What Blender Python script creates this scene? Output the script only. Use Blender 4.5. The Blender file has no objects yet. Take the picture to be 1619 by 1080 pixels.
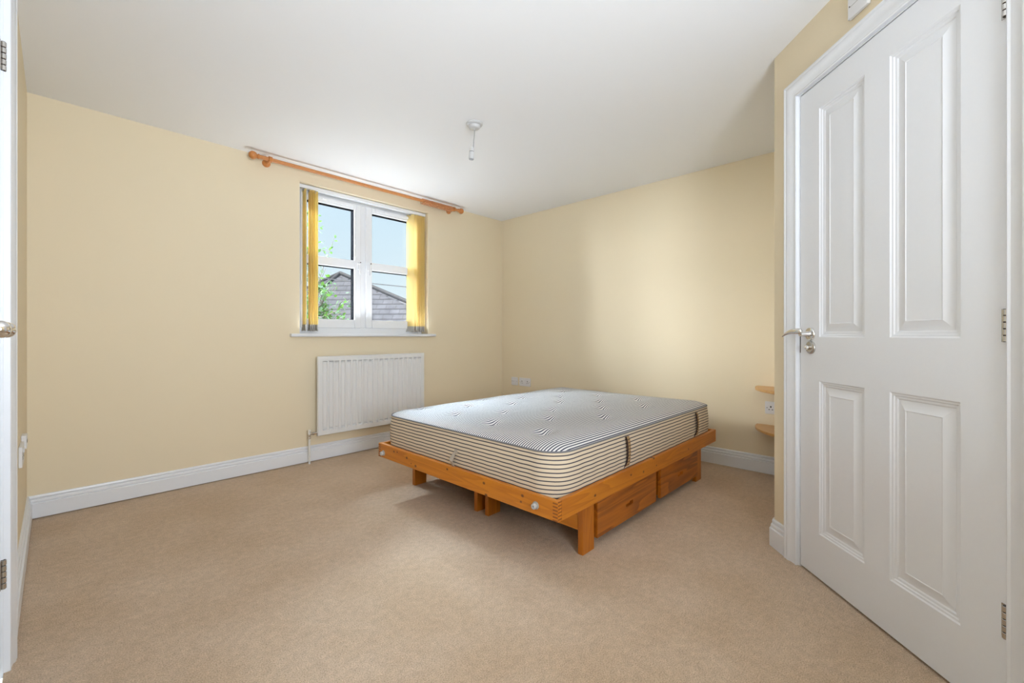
import bpy, math, random
from mathutils import Vector, Matrix
random.seed(7)
PI = math.pi
sc = bpy.context.scene
COL = sc.collection

# ------------------------------------------------------------------ camera
YAW = math.radians(46.6)                 # view direction, clockwise from +Y
S, C_ = math.sin(YAW), math.cos(YAW)
EYE = 0.98
FPX = 683.0
cam_d = bpy.data.cameras.new('camera')
cam_d.sensor_width = 36.0
cam_d.lens = 36.0 * FPX / 1619.0
cam_d.shift_y = -10.0 / 1619.0
cam_d.clip_start = 0.02
cam = bpy.data.objects.new('camera', cam_d)
cam.location = (0, 0, EYE)
cam.rotation_euler = (PI / 2, 0, -YAW)
COL.objects.link(cam)
sc.camera = cam

# ------------------------------------------------------------------ exposure
sc.view_settings.view_transform = 'Standard'
sc.view_settings.look = 'None'
sc.view_settings.gamma = 1.0
sc.view_settings.use_curve_mapping = False
sc.view_settings.exposure = 1.19

# ------------------------------------------------------------------ world: clear pale blue sky with one small cloud
SKY = 0.455
w = bpy.data.worlds.new('world'); sc.world = w; w.use_nodes = True
nt = w.node_tree; nt.nodes.clear()
def N(nt, t, **kw):
    n = nt.nodes.new(t)
    for k, v in kw.items():
        if k in n.inputs: n.inputs[k].default_value = v
        else: setattr(n, k, v)
    return n
tc = N(nt, 'ShaderNodeTexCoord')
sep = N(nt, 'ShaderNodeSeparateXYZ'); nt.links.new(tc.outputs['Generated'], sep.inputs[0])
ramp = N(nt, 'ShaderNodeValToRGB'); nt.links.new(sep.outputs['Z'], ramp.inputs[0])
ramp.color_ramp.elements[0].position = 0.0; ramp.color_ramp.elements[0].color = (0.82, 0.93, 1.0, 1)
ramp.color_ramp.elements[1].position = 0.42; ramp.color_ramp.elements[1].color = (0.60, 0.82, 1.0, 1)
cn = N(nt, 'ShaderNodeTexNoise'); cn.inputs['Scale'].default_value = 3.2; cn.inputs['Detail'].default_value = 5
mp = N(nt, 'ShaderNodeMapping'); mp.inputs['Scale'].default_value = (1.0, 1.0, 3.4); mp.inputs['Location'].default_value = (0.35, 0.2, 0.0)
nt.links.new(tc.outputs['Generated'], mp.inputs[0]); nt.links.new(mp.outputs[0], cn.inputs['Vector'])
cr = N(nt, 'ShaderNodeMapRange'); cr.inputs['From Min'].default_value = 0.60; cr.inputs['From Max'].default_value = 0.72
nt.links.new(cn.outputs['Fac'], cr.inputs['Value'])
mx = N(nt, 'ShaderNodeMix'); mx.data_type = 'RGBA'
nt.links.new(cr.outputs[0], mx.inputs[0]); nt.links.new(ramp.outputs[0], mx.inputs[6]); mx.inputs[7].default_value = (1, 1, 1, 1)
bg = N(nt, 'ShaderNodeBackground'); bg.inputs['Strength'].default_value = SKY
nt.links.new(mx.outputs[2], bg.inputs[0])
wo = N(nt, 'ShaderNodeOutputWorld'); nt.links.new(bg.outputs[0], wo.inputs[0])

# ------------------------------------------------------------------ sun and added fill lamps
def light(name, kind, energy, color, loc, direction, size=None, sizey=None, angle=None, spread=None):
    d = bpy.data.lights.new(name, kind); d.energy = energy; d.color = color
    if kind == 'AREA':
        d.shape = 'RECTANGLE'; d.size = size; d.size_y = sizey or size
        if spread: d.spread = spread
    if angle is not None: d.angle = angle
    o = bpy.data.objects.new(name, d); COL.objects.link(o)
    o.location = loc
    o.rotation_euler = Vector(direction).to_track_quat('-Z', 'Y').to_euler()
    return o
light('sun', 'SUN', 4.0, (1.0, 0.97, 0.92), (0, 8, 12), (0.47, -0.26, -1.0), angle=math.radians(0.6))
light('window_sky_fill', 'AREA', 2400, (0.68, 0.83, 1.0), (2.2, 5.6, 4.9), (-0.08, -0.78, -0.85), 3.6, 2.4)  # added lamp above the window outside, boosting the sky light indoors
light('window_side_fill', 'AREA', 620, (0.90, 0.94, 1.0), (-1.0, 6.5, 2.4), (0.70, -0.70, -0.15), 3.8, 1.8)  # added lamp out of sight outside, brightening the right wall and door
light('window_left_fill', 'AREA', 1200, (0.86, 0.93, 1.0), (-1.6, 5.05, 2.2), (0.88, -0.46, -0.12), 1.2, 1.8)  # added lamp outside to the left, for the bright area on the right wall
light('sill_bounce_fill', 'AREA', 2.3, (0.82, 0.90, 1.0), (1.87, 3.420, 0.9965), (0.0, -0.30, 1.0), 1.15, 0.04, spread=math.radians(118))  # added strip lamp on the sill, standing in for bounced sun
light('rear_fill', 'AREA', 17.0, (0.80, 0.89, 1.0), (0.36, -0.78, 1.22), (0.20, 0.95, 0.32), 0.6, 1.1, spread=math.radians(130))  # added fill lamp behind the camera; no window in the rear wall

# ------------------------------------------------------------------ mesh helpers
class MB:
    def __init__(s): s.v = []; s.f = []; s.uv = {}
    def add(s, vs, fs):
        o = len(s.v); s.v += [tuple(p) for p in vs]; s.f += [tuple(i + o for i in f) for f in fs]; return s
    def box(s, x0, x1, y0, y1, z0, z1):
        return s.add([(x0,y0,z0),(x1,y0,z0),(x1,y1,z0),(x0,y1,z0),(x0,y0,z1),(x1,y0,z1),(x1,y1,z1),(x0,y1,z1)],
                     [(0,3,2,1),(4,5,6,7),(0,1,5,4),(1,2,6,5),(2,3,7,6),(3,0,4,7)])
    def xbox(s, mat, x0, x1, y0, y1, z0, z1):
        o = len(s.v); s.box(x0,x1,y0,y1,z0,z1)
        for i in range(o, len(s.v)): s.v[i] = tuple(mat @ Vector(s.v[i]))
        return s
    def prism(s, poly, z0, z1):
        n = len(poly)
        vs = [(x,y,z0) for x,y in poly] + [(x,y,z1) for x,y in poly]
        fs = [tuple(range(n-1,-1,-1)), tuple(range(n,2*n))] + [(i,(i+1)%n,n+(i+1)%n,n+i) for i in range(n)]
        return s.add(vs, fs)
    def lathe(s, prof, n=32, mat=None, cap=True):
        # prof: list of (r, h) around local Z
        o = len(s.v); vs = []; fs = []
        for r, h in prof:
            for k in range(n):
                a = 2*PI*k/n; vs.append((r*math.cos(a), r*math.sin(a), h))
        for i in range(len(prof)-1):
            for k in range(n):
                fs.append((i*n+k, i*n+(k+1)%n, (i+1)*n+(k+1)%n, (i+1)*n+k))
        if cap:
            fs.append(tuple(range(n-1,-1,-1))); fs.append(tuple((len(prof)-1)*n+k for k in range(n)))
        if mat is not None: vs = [tuple(mat @ Vector(p)) for p in vs]
        return s.add(vs, fs)
    def tube(s, pts, r, n=10, closed=False, cap=True):
        pts = [Vector(p) for p in pts]; m = len(pts)
        rs = r if isinstance(r, (list, tuple)) else [r]*m
        vs = []; fs = []; up = None
        for i, p in enumerate(pts):
            if closed: t = pts[(i+1)%m] - pts[i-1]
            else: t = pts[min(i+1,m-1)] - pts[max(i-1,0)]
            t.normalize()
            if up is None:
                up = Vector((0,0,1)) if abs(t.z) < 0.9 else Vector((1,0,0))
            a = (up - t*up.dot(t)).normalized(); b = t.cross(a); up = a
            for k in range(n):
                q = 2*PI*k/n; vs.append(p + (a*math.cos(q) + b*math.sin(q))*rs[i])
        for i in range(m if closed else m-1):
            j = (i+1)%m
            for k in range(n):
                fs.append((i*n+k, i*n+(k+1)%n, j*n+(k+1)%n, j*n+k))
        if cap and not closed:
            fs.append(tuple(range(n-1,-1,-1))); fs.append(tuple((m-1)*n+k for k in range(n)))
        return s.add(vs, fs)
    def build(s, name, mat, parent=None, bevel=0, seg=2, smooth=False, angle=35):
        me = bpy.data.meshes.new(name); me.from_pydata(s.v, [], s.f); me.update()
        if mat: me.materials.append(mat)
        o = bpy.data.objects.new(name, me); COL.objects.link(o)
        if parent: o.parent = parent
        if smooth or bevel:
            for p in me.polygons: p.use_smooth = True
            me.set_sharp_from_angle(angle=math.radians(angle))
        if bevel:
            b = o.modifiers.new('bevel', 'BEVEL'); b.width = bevel; b.segments = seg; b.limit_method = 'ANGLE'; b.angle_limit = math.radians(40); b.harden_normals = False
        return o

def tag(o, label=None, cat=None, group=None, kind=None):
    if label: o['label'] = label
    if cat: o['category'] = cat
    if group: o['group'] = group
    if kind: o['kind'] = kind
    return o
def thing(name, label, cat, loc=(0,0,0), rz=0, group=None, kind=None):
    o = bpy.data.objects.new(name, None); COL.objects.link(o); o.empty_display_size = 0.05
    o.location = loc; o.rotation_euler = (0, 0, rz)
    return tag(o, label, cat, group, kind)
def copy_tree(o, parent=None):
    c = o.copy(); COL.objects.link(c)
    if parent: c.parent = parent
    for ch in o.children: copy_tree(ch, c)
    return c

# ------------------------------------------------------------------ materials
def new_mat(name):
    m = bpy.data.materials.new(name); m.use_nodes = True
    nt = m.node_tree; nt.nodes.clear()
    b = N(nt, 'ShaderNodeBsdfPrincipled'); o = N(nt, 'ShaderNodeOutputMaterial'); nt.links.new(b.outputs[0], o.inputs[0])
    return m, nt, b
def simple(name, col, rough=0.5, metal=0.0, bump=0.0, scale=60, var=0.0, spec=0.5, coat=0.0):
    m, nt, b = new_mat(name)
    b.inputs['Roughness'].default_value = rough; b.inputs['Metallic'].default_value = metal
    b.inputs['Specular IOR Level'].default_value = spec; b.inputs['Coat Weight'].default_value = coat
    tc = N(nt, 'ShaderNodeTexCoord')
    n = N(nt, 'ShaderNodeTexNoise'); n.inputs['Scale'].default_value = scale; n.inputs['Detail'].default_value = 3
    nt.links.new(tc.outputs['Object'], n.inputs['Vector'])
    mr = N(nt, 'ShaderNodeMix'); mr.data_type = 'RGBA'
    nt.links.new(n.outputs['Fac'], mr.inputs[0])
    mr.inputs[6].default_value = tuple(c*(1-var) for c in col) + (1,)
    mr.inputs[7].default_value = tuple(min(1, c*(1+var)) for c in col) + (1,)
    nt.links.new(mr.outputs[2], b.inputs['Base Color'])
    if bump:
        bp = N(nt, 'ShaderNodeBump'); bp.inputs['Strength'].default_value = bump; bp.inputs['Distance'].default_value = 0.002
        nt.links.new(n.outputs['Fac'], bp.inputs['Height']); nt.links.new(bp.outputs[0], b.inputs['Normal'])
    return m
def wood(name, light_c, dark_c, axis='X', rough=0.38, scale=1.0, knots=True, coat=0.08, rings=9.0, knot_c=(0.10,0.028,0.01), spots=()):
    m, nt, b = new_mat(name)
    tc = N(nt, 'ShaderNodeTexCoord')
    mp = N(nt, 'ShaderNodeMapping')
    st = {'X': (0.5, 7, 7), 'Y': (7, 0.5, 7), 'Z': (7, 7, 0.5)}[axis]
    mp.inputs['Scale'].default_value = tuple(q*scale for q in st)
    nt.links.new(tc.outputs['Object'], mp.inputs[0])
    n1 = N(nt, 'ShaderNodeTexNoise'); n1.inputs['Scale'].default_value = 1.4; n1.inputs['Detail'].default_value = 2; n1.inputs['Distortion'].default_value = 0.6
    nt.links.new(mp.outputs[0], n1.inputs['Vector'])
    mu = N(nt, 'ShaderNodeMath'); mu.operation = 'MULTIPLY'; mu.inputs[1].default_value = rings; nt.links.new(n1.outputs['Fac'], mu.inputs[0])
    fr = N(nt, 'ShaderNodeMath'); fr.operation = 'FRACT'; nt.links.new(mu.outputs[0], fr.inputs[0])
    rp = N(nt, 'ShaderNodeValToRGB'); nt.links.new(fr.outputs[0], rp.inputs[0])
    e = rp.color_ramp.elements; e[0].position = 0; e[0].color = (0.1,0.1,0.1,1); e[1].position = 1; e[1].color = (0.0,0.0,0.0,1)
    k = e.new(0.72); k.color = (0.75,0.75,0.75,1); k = e.new(0.9); k.color = (0.9,0.9,0.9,1)
    n2 = N(nt, 'ShaderNodeTexNoise'); n2.inputs['Scale'].default_value = 14; n2.inputs['Detail'].default_value = 4
    nt.links.new(mp.outputs[0], n2.inputs['Vector'])
    ad = N(nt, 'ShaderNodeMix'); ad.data_type = 'FLOAT'; ad.inputs[0].default_value = 0.45
    nt.links.new(rp.outputs[0], ad.inputs[2]); nt.links.new(n2.outputs['Fac'], ad.inputs[3])
    cm = N(nt, 'ShaderNodeMix'); cm.data_type = 'RGBA'; nt.links.new(ad.outputs[0], cm.inputs[0])
    cm.inputs[6].default_value = light_c + (1,); cm.inputs[7].default_value = dark_c + (1,)
    out = cm.outputs[2]
    if knots:
        mk = N(nt, 'ShaderNodeMapping')
        ks = {'X': (5.5, 0.02, 13), 'Y': (0.02, 5.5, 13), 'Z': (12, 12, 5.0)}[axis]
        mk.inputs['Scale'].default_value = ks; mk.inputs['Location'].default_value = (0.37, 0.11, 0.63)
        nt.links.new(tc.outputs['Object'], mk.inputs[0])
        vo = N(nt, 'ShaderNodeTexVoronoi'); vo.inputs['Scale'].default_value = 1.0
        nt.links.new(mk.outputs[0], vo.inputs['Vector'])
        kr = N(nt, 'ShaderNodeMapRange'); kr.inputs['From Min'].default_value = 0.05; kr.inputs['From Max'].default_value = 0.12
        kr.inputs['To Min'].default_value = 1.0; kr.inputs['To Max'].default_value = 0.0
        nt.links.new(vo.outputs['Distance'], kr.inputs['Value'])
        km = N(nt, 'ShaderNodeMix'); km.data_type = 'RGBA'
        nt.links.new(kr.outputs[0], km.inputs[0]); nt.links.new(out, km.inputs[6]); km.inputs[7].default_value = knot_c + (1,)
        out = km.outputs[2]
    prev = None
    for (ka, kz, kr_) in spots:       # single knots: position along the board, height, radius
        ma = N(nt, 'ShaderNodeMapping')
        if axis == 'X': ma.inputs['Scale'].default_value = (0.75/kr_, 0, 1.0/kr_); ma.inputs['Location'].default_value = (-ka*0.75/kr_, 0, -kz/kr_)
        else: ma.inputs['Scale'].default_value = (0, 0.75/kr_, 1.0/kr_); ma.inputs['Location'].default_value = (0, -ka*0.75/kr_, -kz/kr_)
        nt.links.new(tc.outputs['Object'], ma.inputs[0])
        ln = N(nt, 'ShaderNodeVectorMath'); ln.operation = 'LENGTH'; nt.links.new(ma.outputs[0], ln.inputs[0])
        if prev is None: prev = ln.outputs['Value']
        else:
            mn = N(nt, 'ShaderNodeMath'); mn.operation = 'MINIMUM'; nt.links.new(prev, mn.inputs[0]); nt.links.new(ln.outputs['Value'], mn.inputs[1]); prev = mn.outputs[0]
    if prev is not None:
        kq = N(nt, 'ShaderNodeMapRange'); kq.inputs['From Min'].default_value = 0.7; kq.inputs['From Max'].default_value = 1.5
        kq.inputs['To Min'].default_value = 0.92; kq.inputs['To Max'].default_value = 0.0
        nt.links.new(prev, kq.inputs['Value'])
        kx = N(nt, 'ShaderNodeMix'); kx.data_type = 'RGBA'
        nt.links.new(kq.outputs[0], kx.inputs[0]); nt.links.new(out, kx.inputs[6]); kx.inputs[7].default_value = knot_c + (1,)
        out = kx.outputs[2]
    nt.links.new(out, b.inputs['Base Color'])
    b.inputs['Roughness'].default_value = rough; b.inputs['Coat Weight'].default_value = coat; b.inputs['Coat Roughness'].default_value = 0.25
    bp = N(nt, 'ShaderNodeBump'); bp.inputs['Strength'].default_value = 0.06; bp.inputs['Distance'].default_value = 0.001
    nt.links.new(n2.outputs['Fac'], bp.inputs['Height']); nt.links.new(bp.outputs[0], b.inputs['Normal'])
    return m

M = {}
M['wall'] = simple('cream_wall_paint', (0.84, 0.725, 0.525), 0.62, bump=0.12, scale=260, var=0.008, spec=0.3)
M['ceiling'] = simple('white_ceiling_paint', (0.92, 0.925, 0.94), 0.7, bump=0.1, scale=220, var=0.006, spec=0.25)
M['gloss'] = simple('white_gloss_paint', (0.84, 0.855, 0.885), 0.28, bump=0.05, scale=90, var=0.01)
M['upvc'] = simple('white_upvc', (0.85, 0.86, 0.88), 0.25, var=0.005)
M['radiator'] = simple('white_radiator_enamel', (0.80, 0.80, 0.79), 0.3, var=0.005)
M['pipe'] = simple('white_painted_pipe', (0.80, 0.78, 0.74), 0.35)
M['plastic'] = simple('white_plastic', (0.78, 0.77, 0.77), 0.3, var=0.005)
M['bolt'] = simple('grey_white_bolt_plastic', (0.50, 0.49, 0.47), 0.35)
M['pendant'] = simple('pendant_white_plastic', (0.60, 0.60, 0.60), 0.3, var=0.005)
M['plastic_grey'] = simple('pale_grey_plastic', (0.36, 0.34, 0.30), 0.4, var=0.03)
M['dark'] = simple('dark_slot', (0.03, 0.025, 0.02), 0.6)
M['gasket'] = simple('dark_glazing_spacer', (0.0018, 0.0022, 0.003), 0.9, spec=0.0)
M['chrome'] = simple('polished_chrome', (0.78, 0.77, 0.76), 0.09, metal=1.0)
M['satin'] = simple('satin_nickel', (0.55, 0.53, 0.50), 0.27, metal=1.0)
M['steel_dark'] = simple('dark_hinge_joint', (0.05, 0.04, 0.035), 0.4, metal=0.6)
M['pine'] = wood('orange_pine_along_y', (0.72, 0.265, 0.016), (0.46, 0.128, 0.007), 'Y')
M['pine_x'] = wood('orange_pine_along_x', (0.66, 0.235, 0.014), (0.40, 0.108, 0.006), 'X')
M['pine_foot'] = wood('orange_pine_foot_rail', (0.72, 0.265, 0.016), (0.46, 0.128, 0.007), 'Y', knots=False, spots=[(1.4865, 0.2866, 0.0055), (1.2433, 0.2894, 0.0055), (1.4714, 0.2341, 0.006), (1.2521, 0.2613, 0.004), (2.2687, 0.2899, 0.005), (2.1332, 0.2789, 0.006), (2.0449, 0.2503, 0.006), (2.0885, 0.2555, 0.003), (1.7622, 0.293, 0.005), (2.2328, 0.2929, 0.004)])
M['pine_side'] = wood('orange_pine_side_rail', (0.66, 0.235, 0.014), (0.40, 0.108, 0.006), 'X', knots=False, spots=[(1.652, 0.2661, 0.0055), (1.9806, 0.2804, 0.005), (2.1145, 0.2654, 0.0055), (2.2362, 0.3114, 0.006), (2.7163, 0.2693, 0.005), (2.2672, 0.265, 0.004)])
M['pine_z'] = wood('orange_pine_upright', (0.60, 0.200, 0.012), (0.36, 0.092, 0.006), 'Z', knots=False)
M['pine_drawer'] = wood('cathedral_grain_pine', (0.62, 0.190, 0.012), (0.12, 0.022, 0.003), 'X', rings=10, scale=0.9)
M['pine_end'] = simple('dark_end_grain', (0.26, 0.075, 0.012), 0.45, var=0.15, scale=200)
M['pole'] = wood('curtain_pole_wood', (0.66, 0.29, 0.10), (0.52, 0.19, 0.055), 'X', knots=False)
M['turned'] = wood('turned_pine', (0.66, 0.27, 0.07), (0.48, 0.16, 0.035), 'X', knots=False, scale=3)
M['ring'] = wood('ring_wood', (0.70, 0.34, 0.15), (0.55, 0.22, 0.08), 'Z', knots=False, scale=3)
M['shelf'] = wood('pale_pine_shelf', (0.68, 0.40, 0.15), (0.56, 0.29, 0.09), 'Y', knots=False)
M['cord'] = simple('off_white_cord', (0.42, 0.42, 0.42), 0.5)
M['trim_cord'] = simple('dark_brown_cord', (0.035, 0.014, 0.012), 0.8)
M['piping'] = simple('grey_piping', (0.20, 0.20, 0.21), 0.85, bump=0.5, scale=400, var=0.25)
M['label'] = simple('beige_cloth_label', (0.50, 0.42, 0.34), 0.8, var=0.3, scale=60)
M['render'] = simple('pale_render_wall', (0.62, 0.58, 0.52), 0.9, bump=0.3, var=0.05)
M['bark'] = simple('grey_brown_bark', (0.035, 0.027, 0.022), 0.95, bump=0.6, var=0.3)
M['wire'] = simple('black_cable', (0.02, 0.02, 0.025), 0.6)
M['ground'] = simple('pale_gravel_ground', (0.30, 0.285, 0.25), 0.95, bump=0.4, scale=8, var=0.2)

def carpet_mat():
    m, nt, b = new_mat('beige_twist_carpet')
    tc = N(nt, 'ShaderNodeTexCoord')
    fine = N(nt, 'ShaderNodeTexNoise'); fine.inputs['Scale'].default_value = 260; fine.inputs['Detail'].default_value = 3; fine.inputs['Roughness'].default_value = 0.7
    mid = N(nt, 'ShaderNodeTexNoise'); mid.inputs['Scale'].default_value = 38; mid.inputs['Detail'].default_value = 5; mid.inputs['Roughness'].default_value = 0.65
    big = N(nt, 'ShaderNodeTexNoise'); big.inputs['Scale'].default_value = 2.6; big.inputs['Detail'].default_value = 5; big.inputs['Roughness'].default_value = 0.6
    for n in (fine, mid, big): nt.links.new(tc.outputs['Object'], n.inputs['Vector'])
    r1 = N(nt, 'ShaderNodeValToRGB'); nt.links.new(fine.outputs['Fac'], r1.inputs[0])
    e = r1.color_ramp.elements; e[0].position = 0.30; e[0].color = (0.42, 0.290, 0.185, 1); e[1].position = 0.68; e[1].color = (0.82, 0.645, 0.475, 1)
    k = e.new(0.5); k.color = (0.67, 0.505, 0.355, 1)
    r2 = N(nt, 'ShaderNodeValToRGB'); nt.links.new(mid.outputs['Fac'], r2.inputs[0])
    e = r2.color_ramp.elements; e[0].position = 0.3; e[0].color = (0.87, 0.86, 0.85, 1); e[1].position = 0.7; e[1].color = (1.08, 1.08, 1.08, 1)
    r3 = N(nt, 'ShaderNodeValToRGB'); nt.links.new(big.outputs['Fac'], r3.inputs[0])
    e = r3.color_ramp.elements; e[0].position = 0.36; e[0].color = (0.93, 0.90, 0.86, 1); e[1].position = 0.64; e[1].color = (1.04, 1.05, 1.07, 1)
    m1 = N(nt, 'ShaderNodeMix'); m1.data_type = 'RGBA'; m1.blend_type = 'MULTIPLY'; m1.inputs[0].default_value = 1
    nt.links.new(r1.outputs[0], m1.inputs[6]); nt.links.new(r2.outputs[0], m1.inputs[7])
    m2 = N(nt, 'ShaderNodeMix'); m2.data_type = 'RGBA'; m2.blend_type = 'MULTIPLY'; m2.inputs[0].default_value = 1
    nt.links.new(m1.outputs[2], m2.inputs[6]); nt.links.new(r3.outputs[0], m2.inputs[7])
    nt.links.new(m2.outputs[2], b.inputs['Base Color'])
    b.inputs['Roughness'].default_value = 1.0; b.inputs['Specular IOR Level'].default_value = 0.1
    b.inputs['Sheen Weight'].default_value = 0.15
    ad = N(nt, 'ShaderNodeMath'); nt.links.new(fine.outputs['Fac'], ad.inputs[0]); nt.links.new(mid.outputs['Fac'], ad.inputs[1])
    bp = N(nt, 'ShaderNodeBump'); bp.inputs['Strength'].default_value = 0.7; bp.inputs['Distance'].default_value = 0.006
    nt.links.new(ad.outputs[0], bp.inputs['Height']); nt.links.new(bp.outputs[0], b.inputs['Normal'])
    return m
M['carpet'] = carpet_mat()

def ticking(name, pitch, cream, stripe, frac=0.30, wobble=0.0):
    m, nt, b = new_mat(name)
    uv = N(nt, 'ShaderNodeUVMap'); sp = N(nt, 'ShaderNodeSeparateXYZ'); nt.links.new(uv.outputs[0], sp.inputs[0])
    v = sp.outputs['Y']
    if wobble:
        n = N(nt, 'ShaderNodeTexNoise'); n.inputs['Scale'].default_value = 6; nt.links.new(uv.outputs[0], n.inputs['Vector'])
        a = N(nt, 'ShaderNodeMath'); a.operation = 'MULTIPLY_ADD'; a.inputs[1].default_value = wobble
        nt.links.new(n.outputs['Fac'], a.inputs[0]); nt.links.new(v, a.inputs[2]); v = a.outputs[0]
    d = N(nt, 'ShaderNodeMath'); d.operation = 'DIVIDE'; d.inputs[1].default_value = pitch; nt.links.new(v, d.inputs[0])
    f = N(nt, 'ShaderNodeMath'); f.operation = 'PINGPONG'; f.inputs[1].default_value = 0.5; nt.links.new(d.outputs[0], f.inputs[0])
    r = N(nt, 'ShaderNodeMapRange'); r.inputs['From Min'].default_value = frac*0.5 - 0.03; r.inputs['From Max'].default_value = frac*0.5 + 0.03
    nt.links.new(f.outputs[0], r.inputs['Value'])
    mx = N(nt, 'ShaderNodeMix'); mx.data_type = 'RGBA'; nt.links.new(r.outputs[0], mx.inputs[0])
    mx.inputs[6].default_value = stripe + (1,); mx.inputs[7].default_value = cream + (1,)
    nt.links.new(mx.outputs[2], b.inputs['Base Color'])
    b.inputs['Roughness'].default_value = 0.85; b.inputs['Specular IOR Level'].default_value = 0.2
    tn = N(nt, 'ShaderNodeTexNoise'); tn.inputs['Scale'].default_value = 500; nt.links.new(uv.outputs[0], tn.inputs['Vector'])
    bp = N(nt, 'ShaderNodeBump'); bp.inputs['Strength'].default_value = 0.25; bp.inputs['Distance'].default_value = 0.001
    nt.links.new(tn.outputs['Fac'], bp.inputs['Height']); nt.links.new(bp.outputs[0], b.inputs['Normal'])
    return m
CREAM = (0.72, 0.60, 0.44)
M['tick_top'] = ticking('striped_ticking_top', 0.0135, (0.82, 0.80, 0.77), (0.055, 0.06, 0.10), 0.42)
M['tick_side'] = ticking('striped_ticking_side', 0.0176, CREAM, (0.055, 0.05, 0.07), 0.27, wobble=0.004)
M['strap'] = ticking('striped_tan_strap', 0.0158, (0.42, 0.27, 0.13), (0.13, 0.08, 0.05), 0.3)

def slate_mat():
    m, nt, b = new_mat('blue_grey_slates')
    uv = N(nt, 'ShaderNodeUVMap')
    br = N(nt, 'ShaderNodeTexBrick'); nt.links.new(uv.outputs[0], br.inputs['Vector'])
    br.inputs['Scale'].default_value = 1.0; br.inputs['Brick Width'].default_value = 0.30; br.inputs['Row Height'].default_value = 0.20
    br.inputs['Mortar Size'].default_value = 0.008; br.inputs['Mortar Smooth'].default_value = 0.4; br.inputs['Bias'].default_value = -0.2
    br.inputs['Color1'].default_value = (0.105, 0.108, 0.135, 1); br.inputs['Color2'].default_value = (0.078, 0.082, 0.105, 1); br.inputs['Mortar'].default_value = (0.055, 0.057, 0.072, 1)
    n = N(nt, 'ShaderNodeTexNoise'); n.inputs['Scale'].default_value = 3; n.inputs['Detail'].default_value = 6; nt.links.new(uv.outputs[0], n.inputs['Vector'])
    r = N(nt, 'ShaderNodeValToRGB'); nt.links.new(n.outputs['Fac'], r.inputs[0])
    r.color_ramp.elements[0].position = 0.35; r.color_ramp.elements[0].color = (0.8, 0.78, 0.78, 1)
    r.color_ramp.elements[1].position = 0.65; r.color_ramp.elements[1].color = (1.25, 1.2, 1.15, 1)
    mx = N(nt, 'ShaderNodeMix'); mx.data_type = 'RGBA'; mx.blend_type = 'MULTIPLY'; mx.inputs[0].default_value = 1
    nt.links.new(br.outputs['Color'], mx.inputs[6]); nt.links.new(r.outputs[0], mx.inputs[7])
    sp = N(nt, 'ShaderNodeSeparateXYZ'); nt.links.new(uv.outputs[0], sp.inputs[0])
    dv = N(nt, 'ShaderNodeMath'); dv.operation = 'DIVIDE'; dv.inputs[1].default_value = 0.20; nt.links.new(sp.outputs['Y'], dv.inputs[0])
    fr = N(nt, 'ShaderNodeMath'); fr.operation = 'FRACT'; nt.links.new(dv.outputs[0], fr.inputs[0])
    rb = N(nt, 'ShaderNodeValToRGB'); nt.links.new(fr.outputs[0], rb.inputs[0])
    e = rb.color_ramp.elements; e[0].position = 0.0; e[0].color = (0.22, 0.23, 0.28, 1); e[1].position = 0.30; e[1].color = (1, 1, 1, 1)
    m3 = N(nt, 'ShaderNodeMix'); m3.data_type = 'RGBA'; m3.blend_type = 'MULTIPLY'; m3.inputs[0].default_value = 1
    nt.links.new(mx.outputs[2], m3.inputs[6]); nt.links.new(rb.outputs[0], m3.inputs[7])
    nt.links.new(m3.outputs[2], b.inputs['Base Color']); b.inputs['Roughness'].default_value = 0.75
    bp = N(nt, 'ShaderNodeBump'); bp.inputs['Strength'].default_value = 0.6; bp.inputs['Distance'].default_value = 0.02; bp.invert = True
    nt.links.new(br.outputs['Fac'], bp.inputs['Height']); nt.links.new(bp.outputs[0], b.inputs['Normal'])
    return m
M['slate'] = slate_mat()
M['ridge'] = simple('dark_ridge_tile', (0.05, 0.05, 0.06), 0.7, var=0.2, scale=6)

def glass_mat():
    m = bpy.data.materials.new('window_glass'); m.use_nodes = True; nt = m.node_tree; nt.nodes.clear()
    t = N(nt, 'ShaderNodeBsdfTransparent'); t.inputs[0].default_value = (0.97, 0.985, 0.98, 1)
    g = N(nt, 'ShaderNodeBsdfGlossy'); g.inputs['Roughness'].default_value = 0.02
    fr = N(nt, 'ShaderNodeFresnel'); fr.inputs['IOR'].default_value = 1.35
    mx = N(nt, 'ShaderNodeMixShader'); nt.links.new(fr.outputs[0], mx.inputs[0]); nt.links.new(t.outputs[0], mx.inputs[1]); nt.links.new(g.outputs[0], mx.inputs[2])
    o = N(nt, 'ShaderNodeOutputMaterial'); nt.links.new(mx.outputs[0], o.inputs[0]); return m
M['glass'] = glass_mat()

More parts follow.
